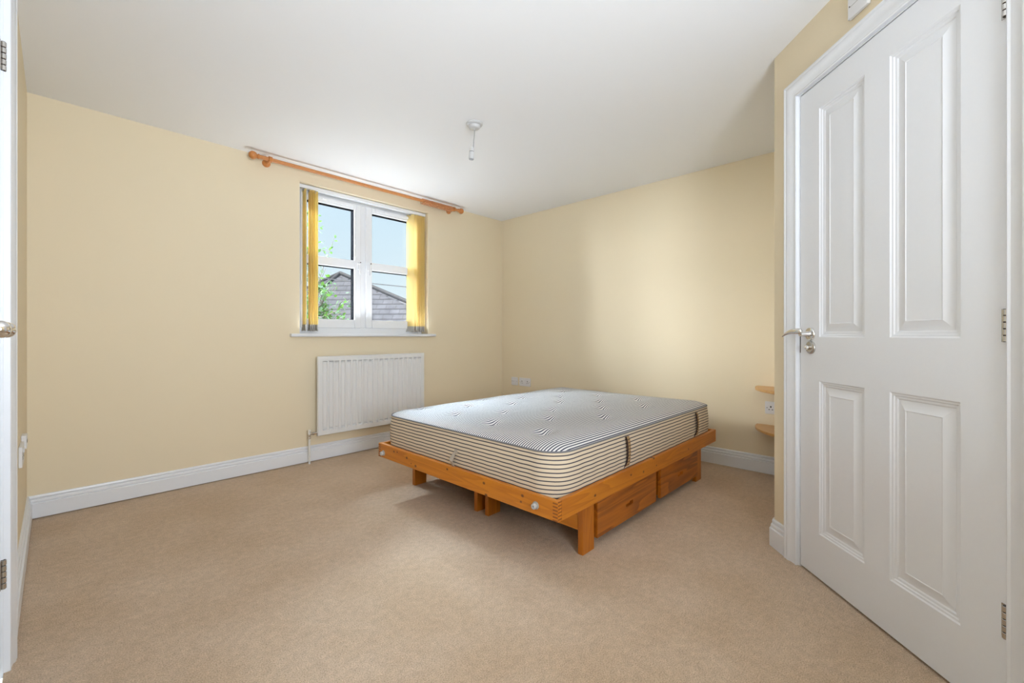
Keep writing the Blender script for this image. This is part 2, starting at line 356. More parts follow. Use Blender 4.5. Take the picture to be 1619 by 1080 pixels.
def translucent(name, col, tcol, mixf, var=0.1, scale=60, stretch=(1,1,1), rough=0.8):
    m = bpy.data.materials.new(name); m.use_nodes = True; nt = m.node_tree; nt.nodes.clear()
    tc = N(nt, 'ShaderNodeTexCoord'); mp = N(nt, 'ShaderNodeMapping'); mp.inputs['Scale'].default_value = stretch
    nt.links.new(tc.outputs['Object'], mp.inputs[0])
    n = N(nt, 'ShaderNodeTexNoise'); n.inputs['Scale'].default_value = scale; nt.links.new(mp.outputs[0], n.inputs['Vector'])
    c = N(nt, 'ShaderNodeMix'); c.data_type = 'RGBA'; nt.links.new(n.outputs['Fac'], c.inputs[0])
    c.inputs[6].default_value = tuple(q*(1-var) for q in col)+(1,); c.inputs[7].default_value = tuple(min(1, q*(1+var)) for q in col)+(1,)
    b = N(nt, 'ShaderNodeBsdfPrincipled'); b.inputs['Roughness'].default_value = rough; nt.links.new(c.outputs[2], b.inputs['Base Color'])
    t = N(nt, 'ShaderNodeBsdfTranslucent'); t.inputs[0].default_value = tcol + (1,)
    mx = N(nt, 'ShaderNodeMixShader'); mx.inputs[0].default_value = mixf
    nt.links.new(b.outputs[0], mx.inputs[1]); nt.links.new(t.outputs[0], mx.inputs[2])
    o = N(nt, 'ShaderNodeOutputMaterial'); nt.links.new(mx.outputs[0], o.inputs[0]); return m
M['blind'] = translucent('yellow_blind_fabric', (0.93, 0.83, 0.48), (1.0, 0.87, 0.46), 0.6, var=0.05, scale=300, stretch=(1, 1, 0.3))
M['clear'] = translucent('clear_plastic_weight', (0.58, 0.56, 0.52), (0.7, 0.68, 0.62), 0.35, var=0.03)
M['leaf'] = translucent('green_leaf', (0.020, 0.050, 0.012), (0.04, 0.09, 0.010), 0.45, var=0.55, scale=4, rough=0.75)

# ------------------------------------------------------------------ room dimensions
XL, XR, YW, YR, YB, CH = -0.103, 3.469, 3.44, 0.4945, -1.0, 2.268
F = Vector((S, C_)); R = Vector((C_, -S)); DW = 1.223
def dpt(t): return (t*F.x + DW*R.x, t*F.y + DW*R.y)
KT = dpt(2.013)                       # outer corner of the diagonal door wall
KR = dpt(-0.162)
poly = [(XL, YB), KR, KT, (XR, KT[1]), (XR, YW), (XL, YW)]    # counter-clockwise
YR = KT[1]

fl = MB(); fl.prism(poly, -0.012, 0.0); tag(fl.build('floor', M['carpet']), 'beige fitted carpet covering the bedroom floor', 'carpet', kind='structure')
cl = MB(); cl.prism([(x, y) for x, y in [(XL-0.15, YB-0.15), (XR+0.15, YB-0.15), (XR+0.15, YW+0.2), (XL-0.15, YW+0.2)]], CH, CH+0.12)
tag(cl.build('ceiling', M['ceiling']), 'plain white ceiling', 'ceiling', kind='structure')

def wall_prism(name, pts, label):
    m = MB(); m.prism(pts, -0.012, CH); tag(m.build(name, M['wall']), label, 'wall', kind='structure')
# window wall with its opening
WX0, WX1, WZ0, WZ1, WT = 1.281, 2.463, 0.975, 2.155, 0.20
m = MB()
m.box(XL-0.15, WX0, YW, YW+WT, -0.012, CH); m.box(WX1, XR+0.15, YW, YW+WT, -0.012, CH)
m.box(WX0, WX1, YW, YW+WT, -0.012, WZ0); m.box(WX0, WX1, YW, YW+WT, WZ1, CH)
tag(m.build('wall_back', M['wall']), 'cream wall with the window and radiator', 'wall', kind='structure')
wall_prism('wall_right', [(XR, YR-0.1), (XR+0.15, YR-0.1), (XR+0.15, YW), (XR, YW)], 'cream wall behind the head of the bed')
wall_prism('wall_return', [(KT[0]+0.001, YR), (KT[0]+0.09, YR-0.12), (XR, YR-0.12), (XR, YR)], 'cream wall of the alcove behind the door corner')
wall_prism('wall_rear', [(XL-0.15, YB-0.15), (KR[0]+0.3, YB-0.15), KR, (XL, YB)], 'cream wall behind the camera')
# diagonal door wall, local frame: x runs right when facing the door, y runs into the wall
DT0 = 1.83
D0 = dpt(DT0); DROT = math.atan2(-C_, -S)
def dl(x, y): # local to world
    return (D0[0] + x*(-F.x) + y*R.x, D0[1] + x*(-F.y) + y*R.y)
DWID, DTOP, DBOT = 0.762, 1.991, 0.010
UL, UR = DT0-2.013, DT0+0.162
OX0, OX1, OZ = -0.022, DWID+0.022, DTOP+0.020          # structural opening
m = MB()
def lp(x0, x1, z0, z1):
    m.prism([dl(x0, 0), dl(x1, 0), dl(x1, 0.10), dl(x0 if x0 != UL else x0+0.045, 0.10)][::-1], z0, z1)
lp(UL, OX0, -0.012, CH); lp(OX1, UR, -0.012, CH); lp(OX0, OX1, OZ, CH)
tag(m.build('wall_door', M['wall']), 'cream diagonal wall around the white panelled door', 'wall', kind='structure')
# left wall with the wardrobe opening
LY0, LY1, LOZ = 0.668, 1.947, 2.011
m = MB(); m.box(XL-0.12, XL, YB, LY0, -0.012, CH); m.box(XL-0.12, XL, LY1, YW, -0.012, CH); m.box(XL-0.12, XL, LY0, LY1, LOZ, CH)
tag(m.build('wall_left', M['wall']), 'cream wall at the left edge beside the wardrobe doors', 'wall', kind='structure')

# unseen blocks added behind the room door and wardrobe doors to stop outdoor light
ha, hb = dl(UL+0.05, 0.10), dl(UR, 0.10)
hq = MB()
hq.prism([hb, (XR+0.15, YB-0.15), (XR+0.15, YR-0.12), (KT[0]+0.09, YR-0.12), ha, dl(UL+0.05, 0.45), dl(UR-0.05, 0.45)], -0.012, CH)
tag(hq.build('wall_landing_block', M['wall']), 'unseen block added behind the panelled door to keep outdoor light out', 'wall', kind='structure')
wq = MB(); wq.box(XL-0.80, XL-0.70, LY0-0.1, LY1+0.1, -0.012, CH); wq.box(XL-0.70, XL-0.12, LY0-0.1, LY0-0.05, -0.012, CH); wq.box(XL-0.70, XL-0.12, LY1+0.05, LY1+0.1, -0.012, CH)
wq.box(XL-0.80, XL-0.12, LY0-0.1, LY1+0.1, -0.06, -0.012); wq.box(XL-0.80, XL-0.12, LY0-0.1, LY1+0.1, CH, CH+0.05)
tag(wq.build('wall_wardrobe', M['wall']), 'plain unseen walls added inside the wardrobe to keep outdoor light out', 'wall', kind='structure')
fq = MB(); fq.prism([dl(OX1, 0.0), dl(OX0, 0.0), dl(OX0, 0.45), dl(OX1, 0.45)][::1], -0.012, 0.0)
tag(fq.build('floor_landing', M['carpet']), 'beige carpet running on under the panelled door', 'carpet', kind='structure')

# ------------------------------------------------------------------ skirting boards
SK = [(0.0,0.124),(0.005,0.124),(0.008,0.121),(0.0095,0.115),(0.0085,0.110),(0.0055,0.107),(0.0055,0.105),(0.0115,0.103),(0.0140,0.098),(0.0140,0.090),(0.0115,0.0865),(0.0115,0.0845),(0.0175,0.0835),(0.0195,0.081),(0.0195,0.0)]
def nrm(a, b):
    d = Vector((b[0]-a[0], b[1]-a[1])).normalized(); return Vector((-d.y, d.x))
def skirting(name, prev, a, b, nxt, label, z0=0.0, mat='gloss', prof=SK):
    n = nrm(a, b)
    def mit(n2):
        if n2 is None: return n
        s = (n + n2); return s / (1 + n.dot(n2))
    ma = mit(nrm(prev, a) if prev else None); mb_ = mit(nrm(b, nxt) if nxt else None)
    vs = []
    for P, mm in ((a, ma), (b, mb_)):
        for o, z in prof: vs.append((P[0]+mm.x*o, P[1]+mm.y*o, max(z, z0)))
        vs.append((P[0], P[1], z0))
    k = len(prof)+1
    fs = [(i, i+k, (i+1)%k+k, (i+1)%k) for i in range(k)] + [tuple(range(k)), tuple(range(2*k-1, k-1, -1))]
    q = MB().add(vs, fs)
    return tag(q.build(name, M[mat]), label, 'skirting board', kind='structure')
skirting('baseboard_back', (XR, YR), (XR, YW), (XL, YW), (XL, YB), 'white moulded skirting under the window wall', z0=0.006)
skirting('baseboard_left', (XR, YW), (XL, YW), (XL, 2.012), None, 'white moulded skirting on the left wall', z0=0.006)
skirting('baseboard_right', (KT[0], YR), (XR, YR), (XR, YW), (XL, YW), 'white moulded skirting behind the bed head', z0=0.002)
skirting('baseboard_return', KR, KT, (XR, YR), (XR, YW), 'white moulded skirting in the alcove', z0=0.0)
skirting('baseboard_door', None, dpt(1.915), KT, (XR, YR), 'short white skirting beside the door frame', z0=0.0)

# ------------------------------------------------------------------ door linings and architraves (local frames, face at y = 0)
AR = [(0.0, 0.0), (0.0, -0.013), (0.004, -0.015), (0.010, -0.013), (0.014, -0.014), (0.034, -0.017), (0.042, -0.022), (0.050, -0.023), (0.056, -0.021), (0.060, -0.024), (0.066, -0.024), (0.068, -0.020), (0.068, 0.0)]
def architrave(name, x0, x1, ztop, loc, rz, label, left=True, right=True, wid=1.0):
    """moulding around an opening x0..x1, inner edge on the opening"""
    vs = []; k = len(AR)
    path = []
    if left: path += [((x0, -0.002), (-1, 0))]
    path += [((x0, ztop), (-1, 1)), ((x1, ztop), (1, 1))]
    if right: path += [((x1, -0.002), (1, 0))]
    for (x, z), (dx, dz) in path:
        for o, y in AR: vs.append((x+dx*o*wid, y, z+dz*o*wid))
    fs = []
    for i in range(len(path)-1):
        for j in range(k-1): fs.append((i*k+j, i*k+j+1, (i+1)*k+j+1, (i+1)*k+j))
    fs.append(tuple(range(k-1, -1, -1))); fs.append(tuple((len(path)-1)*k+j for j in range(k)))
    o = MB().add(vs, fs).build(name, M['gloss'], smooth=True, angle=28)
    o.location = (loc[0], loc[1], 0); o.rotation_euler = (0, 0, rz)
    return tag(o, label, 'door frame', kind='structure')
def lining(name, x0, x1, ztop, depth, loc, rz, label, wall_t=0.10):
    q = MB()
    e = 0.018; s = 0.0
    q.box(x0-e, x0, s, wall_t, -0.012, ztop+e); q.box(x1, x1+e, s, wall_t, -0.012, ztop+e); q.box(x0, x1, s, wall_t, ztop, ztop+e)
    q.box(x0, x0+0.012, depth, wall_t, -0.012, ztop); q.box(x1-0.012, x1, depth, wall_t, -0.012, ztop); q.box(x0, x1, depth, wall_t, ztop-0.012, ztop)
    o = q.build(name, M['gloss'], bevel=0.001)
    o.location = (loc[0], loc[1], 0); o.rotation_euler = (0, 0, rz)
    return tag(o, label, 'door frame', kind='structure')

def door_leaf(width, z0, z1, stile=0.110, mid=0.100, panels=None, thick=0.035):
    """moulded panel door, face at y=0 looking towards -y"""
    q = MB()
    pw = (width - 2*stile - mid)/2
    cols = [(stile, stile+pw), (stile+pw+mid, width-stile)]
    xs = [0, cols[0][0], cols[0][1], cols[1][0], cols[1][1], width]
    rows = panels
    zs = [z0] + [z for r in rows for z in r] + [z1]
    for i in range(len(xs)-1):
        for j in range(len(zs)-1):
            if i in (1, 3) and j % 2 == 1: continue
            q.add([(xs[i],0,zs[j]),(xs[i+1],0,zs[j]),(xs[i+1],0,zs[j+1]),(xs[i],0,zs[j+1])], [(0,1,2,3)])
    prof = [(0,0),(0.004,0.0035),(0.009,0.0045),(0.012,0.0075),(0.018,0.0085),(0.022,0.011),(0.026,0.011),(0.052,0.003),(0.0545,0.0045)]
    for a, b in cols:
        for r0, r1 in rows:
            vs = []
            for o, y in prof: vs += [(a+o,y,r0+o),(b-o,y,r0+o),(b-o,y,r1-o),(a+o,y,r1-o)]
            fs = []
            for i in range(len(prof)-1):
                for k in range(4): fs.append((i*4+k, i*4+(k+1)%4, (i+1)*4+(k+1)%4, (i+1)*4+k))
            e = (len(prof)-1)*4; fs.append((e, e+1, e+2, e+3))
            q.add(vs, fs)
    w_ = width
    q.add([(0,0,z0),(w_,0,z0),(w_,0,z1),(0,0,z1),(0,thick,z0),(w_,thick,z0),(w_,thick,z1),(0,thick,z1)],
          [(0,4,5,1),(1,5,6,2),(2,6,7,3),(3,7,4,0),(4,7,6,5)])
    return q
PANELS = [(0.187, 0.797), (0.972, 1.884)]
def hinge(x, z0, z1, parent, side=1, joint='steel_dark'):
    h = MB(); L = z1-z0
    # flat leaf seen on the door edge plus the knuckle barrel
    h.box(x-0.001 if side > 0 else x-0.014, x+0.014 if side > 0 else x+0.001, 0.0, 0.0022, z0, z1)
    h.box(x-0.012 if side > 0 else x, x if side > 0 else x+0.012, -0.0015, 0.003, z0, z1)
    o = h.build('hinge', M['satin'], parent, bevel=0.0004)
    kn = 5; g = 0.0012
    b = MB()
    for i in range(kn):
        a0 = z0 + L*i/kn + g; a1 = z0 + L*(i+1)/kn - g
        b.lathe([(0.0, a0), (0.0058, a0), (0.0065, a0+0.0007), (0.0065, a1-0.0007), (0.0058, a1), (0.0, a1)], 16, Matrix.Translation((x+0.0015*side, -0.006, 0)), cap=False)
    b.build('hinge_barrel', M['satin'], o, smooth=True)
    p = MB(); p.lathe([(0.0048, z0), (0.0048, z1)], 12, Matrix.Translation((x+0.0015*side, -0.006, 0))); p.build('hinge_pin', M[joint], o, smooth=True)
    return o

# ---- diagonal room door
door = thing('door_1', 'white panelled door with chrome lever handle on the diagonal wall', 'door', (D0[0], D0[1], 0), DROT, kind='structure')
leaf = door_leaf(DWID, DBOT, DTOP-0.003, panels=PANELS).build('door_leaf', M['gloss'], door, smooth=True, angle=20)
def rot_y(): return Matrix.Rotation(PI/2, 4, 'X')   # lathe Z -> -Y
hx, hz = 0.062, 0.985
RY = Matrix.Rotation(PI/2, 4, 'X')
rs = MB().lathe([(0.0265,0.0),(0.0265,0.004),(0.0245,0.007),(0.018,0.0085),(0.012,0.0088),(0.0105,0.012),(0.0105,0.040),(0.009,0.045)], 40, Matrix.Translation((hx,0,hz)) @ RY)
hr = rs.build('handle_rose', M['chrome'], door, smooth=True)
# curved lever pointing away from the hinges
lv = MB(); n = 22; vs = []; fs = []; K = 14
for i in range(n+1):
    t = i/n; x = hx + 0.012 - 0.122*t
    z = hz + 0.006*math.sin(t*PI*0.9) + 0.006*(1-t) - 0.016*t*t + 0.004
    y = -0.046 - 0.006*math.sin(t*PI)
    hh = 0.0115*(1-0.80*t**1.6)+0.001; dd = 0.0085*(1-0.55*t)
    if i == 0: hh *= 0.6; dd *= 0.6
    for k in range(K):
        a = 2*PI*k/K; vs.append((x, y+dd*math.cos(a), z+hh*math.sin(a)))
for i in range(n):
    for k in range(K): fs.append((i*K+k, i*K+(k+1)%K, (i+1)*K+(k+1)%K, (i+1)*K+k))
fs += [tuple(range(K-1,-1,-1)), tuple(n*K+k for k in range(K))]
lv.add(vs, fs).build('lever', M['chrome'], hr, smooth=True, angle=60)
tz = 0.930; tx = 0.064
tr = MB().lathe([(0.0265,0.0),(0.0265,0.003),(0.0255,0.006),(0.022,0.0085),(0.017,0.0092),(0.012,0.0092),(0.0,0.0092)], 40, Matrix.Translation((tx,0,tz)) @ RY, cap=False).build('escutcheon', M['satin'], door, smooth=True)
MB().lathe([(0.0085,0.008),(0.0085,0.014),(0.009,0.019),(0.0075,0.024),(0.004,0.026),(0.0,0.0265)], 24, Matrix.Translation((tx,0,tz)) @ RY, cap=False).build('thumb_turn', M['chrome'], tr, smooth=True)
MB().box(-0.0035, 0.0004, -0.001, 0.02, 0.905, 0.985).build('latch_gap_strip', M['steel_dark'], door)  # dark strip filling the door gap at the latch, standing in for its shade
for z0 in (0.231, 0.963, 1.765): hinge(DWID+0.0015, z0, z0+0.082, door, 1)
lining('trim_1', -0.004, DWID+0.004, DTOP+0.002, 0.040, D0, DROT, 'white door lining around the panelled room door')
architrave('trim_2', -0.010, DWID+0.010, DTOP+0.006, D0, DROT, 'white moulded architrave around the panelled room door')

# ---- wardrobe doors in the left wall
LROT = PI/2
LFACE = 0.006   # inset of the leaves behind the wall face
WR = [(1.313, 0.6138, 'far'), (0.6915, 0.6175, 'near')]
for y0, wd, which in WR:
    d = thing('door_2' if which == 'far' else 'door_3', 'white wardrobe door hinged beside the left wall, farther of the pair' if which == 'far' else 'white wardrobe door nearest the camera, its chrome knob at the frame edge', 'door', (XL-LFACE, y0, 0), LROT, kind='structure')
    door_leaf(wd, DBOT, DTOP-0.003, stile=0.095, mid=0.085, panels=PANELS).build('door_leaf', M['gloss'], d, smooth=True, angle=20)
    kx = 0.070 if which == 'far' else wd-0.070
    kb = MB().lathe([(0.021,0.0),(0.021,0.003),(0.017,0.006),(0.008,0.008),(0.0075,0.018),(0.010,0.0245),(0.0135,0.028),(0.0158,0.033),(0.0165,0.038),(0.0158,0.043),(0.0132,0.048),(0.009,0.0515),(0.004,0.0532),(0.0,0.0535)], 40, Matrix.Translation((kx,0,0.991)) @ RY, cap=False)
    kb.build('knob', M['chrome'], d, smooth=True)
    for z0 in (0.245, 1.745):
        hinge(wd+0.0015 if which == 'far' else -0.0015, z0, z0+0.085, d, 1 if which == 'far' else -1)
lining('trim_3', LY0+0.0195-1.0, LY1-0.0185-1.0, DTOP+0.002, 0.046, (XL, 1.0), LROT, 'white lining of the wardrobe opening', wall_t=0.12)
architrave('trim_4', LY0+0.016-1.0, LY1-0.016-1.0, DTOP+0.006, (XL, 1.0), LROT, 'white moulded architrave around the wardrobe doors')

# ------------------------------------------------------------------ window
win = thing('window_1', 'white casement window with two lights looking out on a slate roof', 'window', (0, 0, 0), kind='structure')
FY0, FY1 = 3.545, 3.605      # frame faces
GX = [(1.372, 1.768), (1.930, 2.328)]       # panes
GZ = [(1.112, 1.552), (1.622, 2.058)]
fr = MB()
fx0, fx1, fz0, fz1 = WX0, WX1, WZ0+0.015, WZ1
fr.box(fx0, fx0+0.045, FY0, FY1, fz0, fz1); fr.box(fx1-0.045, fx1, FY0, FY1, fz0, fz1)
fr.box(fx0+0.045, fx1-0.045, FY0, FY1, fz0, fz0+0.055); fr.box(fx0+0.045, fx1-0.045, FY0, FY1, fz1-0.050, fz1)
fr.box(1.822, 1.876, FY0, FY1, fz0+0.055, fz1-0.050)
fr.build('window_frame', M['upvc'], win, bevel=0.004)
for i, (a, b) in enumerate(GX):
    sx0, sx1 = (fx0+0.042, 1.826) if i == 0 else (1.872, fx1-0.042)
    z0, z1 = fz0+0.050, fz1-0.045
    y0, y1 = FY0-0.014, FY1-0.004
    q = MB()
    q.box(sx0, a, y0, y1, z0, z1); q.box(b, sx1, y0, y1, z0, z1)
    q.box(a, b, y0, y1, z0, GZ[0][0]); q.box(a, b, y0, y1, GZ[1][1], z1); q.box(a, b, y0, y1, GZ[0][1], GZ[1][0])
    cs = q.build('casement', M['upvc'], win, bevel=0.005)
    for z0_, z1_ in GZ:
        g = MB().box(a-0.004, b+0.004, 3.556, 3.559, z0_-0.004, z1_+0.004).build('glass_pane', M['glass'], cs)
        s = MB(); t = 0.0012
        ya, yb = 3.5595, 3.602
        s.box(a-0.001, a+t, ya, yb, z0_, z1_); s.box(b-t, b+0.001, ya, yb, z0_, z1_); s.box(a, b, ya, yb, z0_-0.001, z0_+t); s.box(a, b, ya, yb, z1_-t, z1_+0.001)
        # inner gasket line
        s.box(a, a+0.002, 3.550, 3.556, z0_, z1_); s.box(b-0.002, b, 3.550, 3.556, z0_, z1_); s.box(a, b, 3.550, 3.556, z1_-0.002, z1_)
        s.build('glazing_spacer', M['gasket'], cs)
    hxx = 1.800 if i == 0 else 1.897
    h = MB(); h.box(hxx-0.010, hxx+0.010, y0-0.010, y0, 1.545, 1.625)
    h.box(hxx-0.007, hxx+0.007, y0-0.034, y0-0.010, 1.590, 1.612)
    h.box(hxx-0.007, hxx+0.007, y0-0.040, y0-0.026, 1.500, 1.612)
    hh = h.build('window_handle', M['upvc'], cs, bevel=0.003)
    MB().lathe([(0.005,0),(0.005,0.003),(0,0.0032)], 16, Matrix.Translation((hxx, y0-0.040, 1.603)) @ RY, cap=False).build('handle_lock', M['steel_dark'], hh, smooth=True)
    # trickle vent on the head
    v = MB(); vx0 = a+0.03; v.box(vx0, b-0.02, y0-0.012, y0, 2.076, 2.100)
    v.box(vx0+0.08, vx0+0.13, y0-0.018, y0-0.011, 2.080, 2.094)
    v.build('trickle_vent', M['upvc'], cs, bevel=0.003)
sill = MB(); sill.box(WX0+0.001, WX1-0.001, YW-0.002, FY0+0.01, 0.968, 0.992); sill.box(1.208, 2.530, YW-0.042, YW, 0.968, 0.992)
sill.build('window_sill', M['gloss'], win, bevel=0.006, seg=3)

# ------------------------------------------------------------------ vertical blind
bl = thing('vertical_blind', 'yellow vertical blind drawn open to both sides of the window', 'blind', (0, 0, 0))
q = MB(); q.box(WX0+0.006, WX1-0.006, 3.476, 3.520, 2.124, 2.152); q.box(WX0+0.006, WX1-0.006, 3.472, 3.476, 2.130, 2.148)
q.build('headrail', M['upvc'], bl, bevel=0.002)
def slat(x, ang, parent, z0=1.062, z1=2.118, wd=0.089):
    # slat hanging from the headrail, turned about its own carrier; curved fabric with slight bow
    T = Matrix.Translation((x, 3.502, 0)) @ Matrix.Rotation(ang, 4, 'Z')
    nseg = 8; vs = []; fs = []
    th = 0.0007
    for side in (-1, 1):
        for i in range(nseg+1):
            u = -wd/2 + wd*i/nseg; bow = 0.004*(1-(2*u/wd)**2)
            for z in (z0, z1): vs.append(T @ Vector((u, bow + side*th, z)))
    k = 2*(nseg+1)
    for i in range(nseg):
        fs.append((2*i, 2*i+2, 2*i+3, 2*i+1)); fs.append((k+2*i, k+2*i+1, k+2*i+3, k+2*i+2))
    fs += [(0, 1, k+1, k), (2*nseg, k+2*nseg, k+2*nseg+1, 2*nseg+1)]
    o = MB().add(vs, fs).build('slat', M['blind'], parent, smooth=True, angle=50)
    w_ = MB(); w_.xbox(T, -wd/2+0.003, wd/2-0.003, 0.0005, 0.0055, z0-0.046, z0+0.002)
    w_.xbox(T, -wd/2-0.002, -wd/2+0.006, -0.001, 0.007, z0-0.050, z0-0.036); w_.xbox(T, wd/2-0.006, wd/2+0.002, -0.001, 0.007, z0-0.050, z0-0.036)
    w_.build('slat_weight', M['clear'], o, bevel=0.001)
    c_ = MB(); c_.xbox(T, -0.008, 0.008, -0.003, 0.008, z1-0.010, z1+0.008); c_.build('slat_hook', M['clear'], o)
for x, a in ((1.338, 1.52), (1.381, 1.46), (1.398, 1.42), (1.413, 1.36), (1.430, 1.50)): slat(x, a, bl)
for x, a in ((2.306, 1.92), (2.350, 1.62), (2.371, 1.50), (2.392, 1.60), (2.413, 1.48), (2.434, 1.58)): slat(x, a, bl)

# ------------------------------------------------------------------ curtain pole and rings
PY, PZ, PR = 3.352, 2.2255, 0.0135
RX = Matrix.Rotation(PI/2, 4, 'Y')   # lathe Z -> +X
cp = thing('curtain_pole', 'long wooden curtain pole with ball finials above the window', 'curtain pole', (0, 0, 0))
MB().lathe([(PR, 0.965), (PR, 2.775)], 24, Matrix.Translation((0, PY, PZ)) @ RX).build('pole', M['pole'], cp, smooth=True)
def ball(r=0.027):
    pr = [(0.0155,-0.012),(0.0175,-0.010),(0.0175,-0.004),(0.0125,-0.001),(0.0125,0.003)]
    for i in range(1, 17):
        a = -PI/2 + PI*i/16
        if r*math.cos(a) < 0.0125 and a < 0: continue
        pr.append((max(r*math.cos(a), 0.0), 0.003 + r*0.93 + r*math.sin(a)))
    return pr
MB().lathe(ball(), 28, Matrix.Translation((0.967, PY, PZ)) @ Matrix.Rotation(-PI/2, 4, 'Y'), cap=False).build('finial', M['turned'], cp, smooth=True, angle=50)
MB().lathe(ball(), 28, Matrix.Translation((2.773, PY, PZ)) @ RX, cap=False).build('finial', M['turned'], cp, smooth=True, angle=50)
for bx in (1.048, 2.708):
    q = MB()
    q.lathe([(0.0,0.0),(0.027,0.0),(0.027,0.010),(0.024,0.015),(0.017,0.019),(0.012,0.026),(0.011,0.045),(0.012,0.062),(0.010,0.070)], 28, Matrix.Translation((bx, YW, PZ-0.004)) @ RY, cap=False)
    q.lathe([(0.0150,-0.013),(0.0205,-0.010),(0.0205,0.010),(0.0150,0.013),(0.0137,0.013),(0.0137,-0.013),(0.0150,-0.013)], 28, Matrix.Translation((bx, PY, PZ)) @ RX, cap=False)
    q.build('bracket', M['turned'], cp, smooth=True, angle=50)
def ring_mesh():
    q = MB(); R_, r_ = 0.0235, 0.0036
    pts = [(0, R_*math.cos(2*PI*k/28), R_*math.sin(2*PI*k/28)) for k in range(28)]
    q.tube(pts, r_, 8, closed=True); return q
ring0 = thing('curtain_ring', 'wooden curtain ring nearest the pole middle, its screw eye turned sideways', 'curtain ring', (2.338, PY, PZ-0.0064), group='wooden rings bunched at the right end of the curtain pole')
ring_mesh().build('ring_hoop', M['ring'], ring0, smooth=True, angle=60)
ey = MB(); ey.tube([(0, 0.0, -0.0265), (0, 0, -0.030)], 0.0010, 6); ey.tube([(0, 0.0028*math.cos(2*PI*k/12), -0.0325+0.0028*math.sin(2*PI*k/12)) for k in range(12)], 0.0007, 6, closed=True)
ey.build('screw_eye', M['satin'], ring0, smooth=True)
ring0.rotation_euler = (0.9, 0, 0.12)
NR = 20
for i in range(1, NR):
    c = copy_tree(ring0)
    c.location = (2.338 + 0.0178*i, PY, PZ-0.0064)
    c.rotation_euler = (random.uniform(-0.35, 0.35), random.uniform(-0.03, 0.03), random.uniform(-0.10, 0.10))
    if i == NR-1:
        c['label'] = 'last wooden curtain ring, touching the right-hand bracket'
    else:
        c['label'] = 'one of the wooden curtain rings packed together in the middle of the bunch'

# ------------------------------------------------------------------ radiator
rad = thing('radiator', 'white panel radiator under the window', 'radiator', (1.387, 3.36, 0))
RW, RZ0, RZ1 = 0.978, 0.204, 0.815
q = MB(); NF = 19; xs = []; 
marg = 0.030; pit = (RW-2*marg)/NF
zz = [RZ0, RZ0+0.004, RZ0+0.030, RZ0+0.036, RZ0+0.045, RZ0+0.056, RZ1-0.056, RZ1-0.045, RZ1-0.036, RZ1-0.030, RZ1-0.004, RZ1]
cols = [0.0, 0.004, marg]
for i in range(NF):
    for f in (0.12, 0.26, 0.42, 0.58, 0.74, 0.88): cols.append(marg + pit*(i+f))
    cols.append(marg + pit*(i+1))
cols += [RW-0.004, RW]
def prof(x):
    if x < marg or x > RW-marg: return 0
    u = ((x-marg)/pit) % 1.0
    if u < 0.13 or u > 0.87: return 0
    if 0.25 < u < 0.75: return 1
    return 0
def zprof(j):
    return {3: 0.0, 4: 2.1, 5: 0.8, 6: 0.8, 7: 2.1, 8: 0.0}.get(j, 0.0)
vs = []; fs = []
for x in cols:
    for j, z in enumerate(zz):
        edge = 0.004 if (x in (0.0, RW) or j in (0, len(zz)-1)) else 0
        vs.append((x, edge + 0.010*prof(x)*zprof(j), z))
nz = len(zz)
for i in range(len(cols)-1):
    for j in range(nz-1): fs.append((i*nz+j, (i+1)*nz+j, (i+1)*nz+j+1, i*nz+j+1))
q.add(vs, fs)
q.add([(0,0.004,RZ0),(RW,0.004,RZ0),(RW,0.004,RZ1),(0,0.004,RZ1),(0,0.026,RZ0),(RW,0.026,RZ0),(RW,0.026,RZ1),(0,0.026,RZ1)], [(0,4,5,1),(1,5,6,2),(2,6,7,3),(3,7,4,0),(4,7,6,5)])
q.build('radiator_panel', M['radiator'], rad, smooth=True, angle=40)
for x in (0.16, RW-0.16): MB().box(x-0.02, x+0.02, 0.026, 0.078, RZ0+0.08, RZ1-0.10).build('wall_bracket', M['radiator'], rad)
px, py = -0.058, 0.020
v = MB(); v.lathe([(0.0,0.222),(0.0095,0.222),(0.0105,0.226),(0.0105,0.254),(0.009,0.258),(0.0,0.259)], 20, Matrix.Translation((px,py,0)), cap=False)
vp = v.build('valve_cap', M['pipe'], rad, smooth=True)
v = MB(); v.lathe([(0.009,0.190),(0.012,0.192),(0.012,0.200),(0.009,0.203),(0.009,0.216),(0.0115,0.218),(0.0115,0.224)], 16, Matrix.Translation((px,py,0)))
v.lathe([(0.007,-0.01),(0.007,0.022),(0.012,0.023),(0.012,0.034),(0.009,0.036),(0.009,0.058)], 16, Matrix.Translation((px,py,0.226)) @ Matrix.Translation((0.0,0,0)) @ RX)
v.build('radiator_valve', M['chrome'], rad, smooth=True)
MB().lathe([(0.0075,-0.005),(0.0075,0.192)], 16, Matrix.Translation((px,py,0))).build('pipe', M['pipe'], rad, smooth=True)
px2 = RW+0.045
v = MB(); v.lathe([(0.009,0.190),(0.012,0.192),(0.012,0.224),(0.0,0.225)], 16, Matrix.Translation((px2,py,0)), cap=False)
v.lathe([(0.009,-0.050),(0.009,-0.01),(0.007,0.0)], 16, Matrix.Translation((px2,py,0.226)) @ RX)
v.build('radiator_valve', M['chrome'], rad, smooth=True)
MB().lathe([(0.0075,-0.005),(0.0075,0.192)], 16, Matrix.Translation((px2,py,0))).build('pipe', M['pipe'], rad, smooth=True)

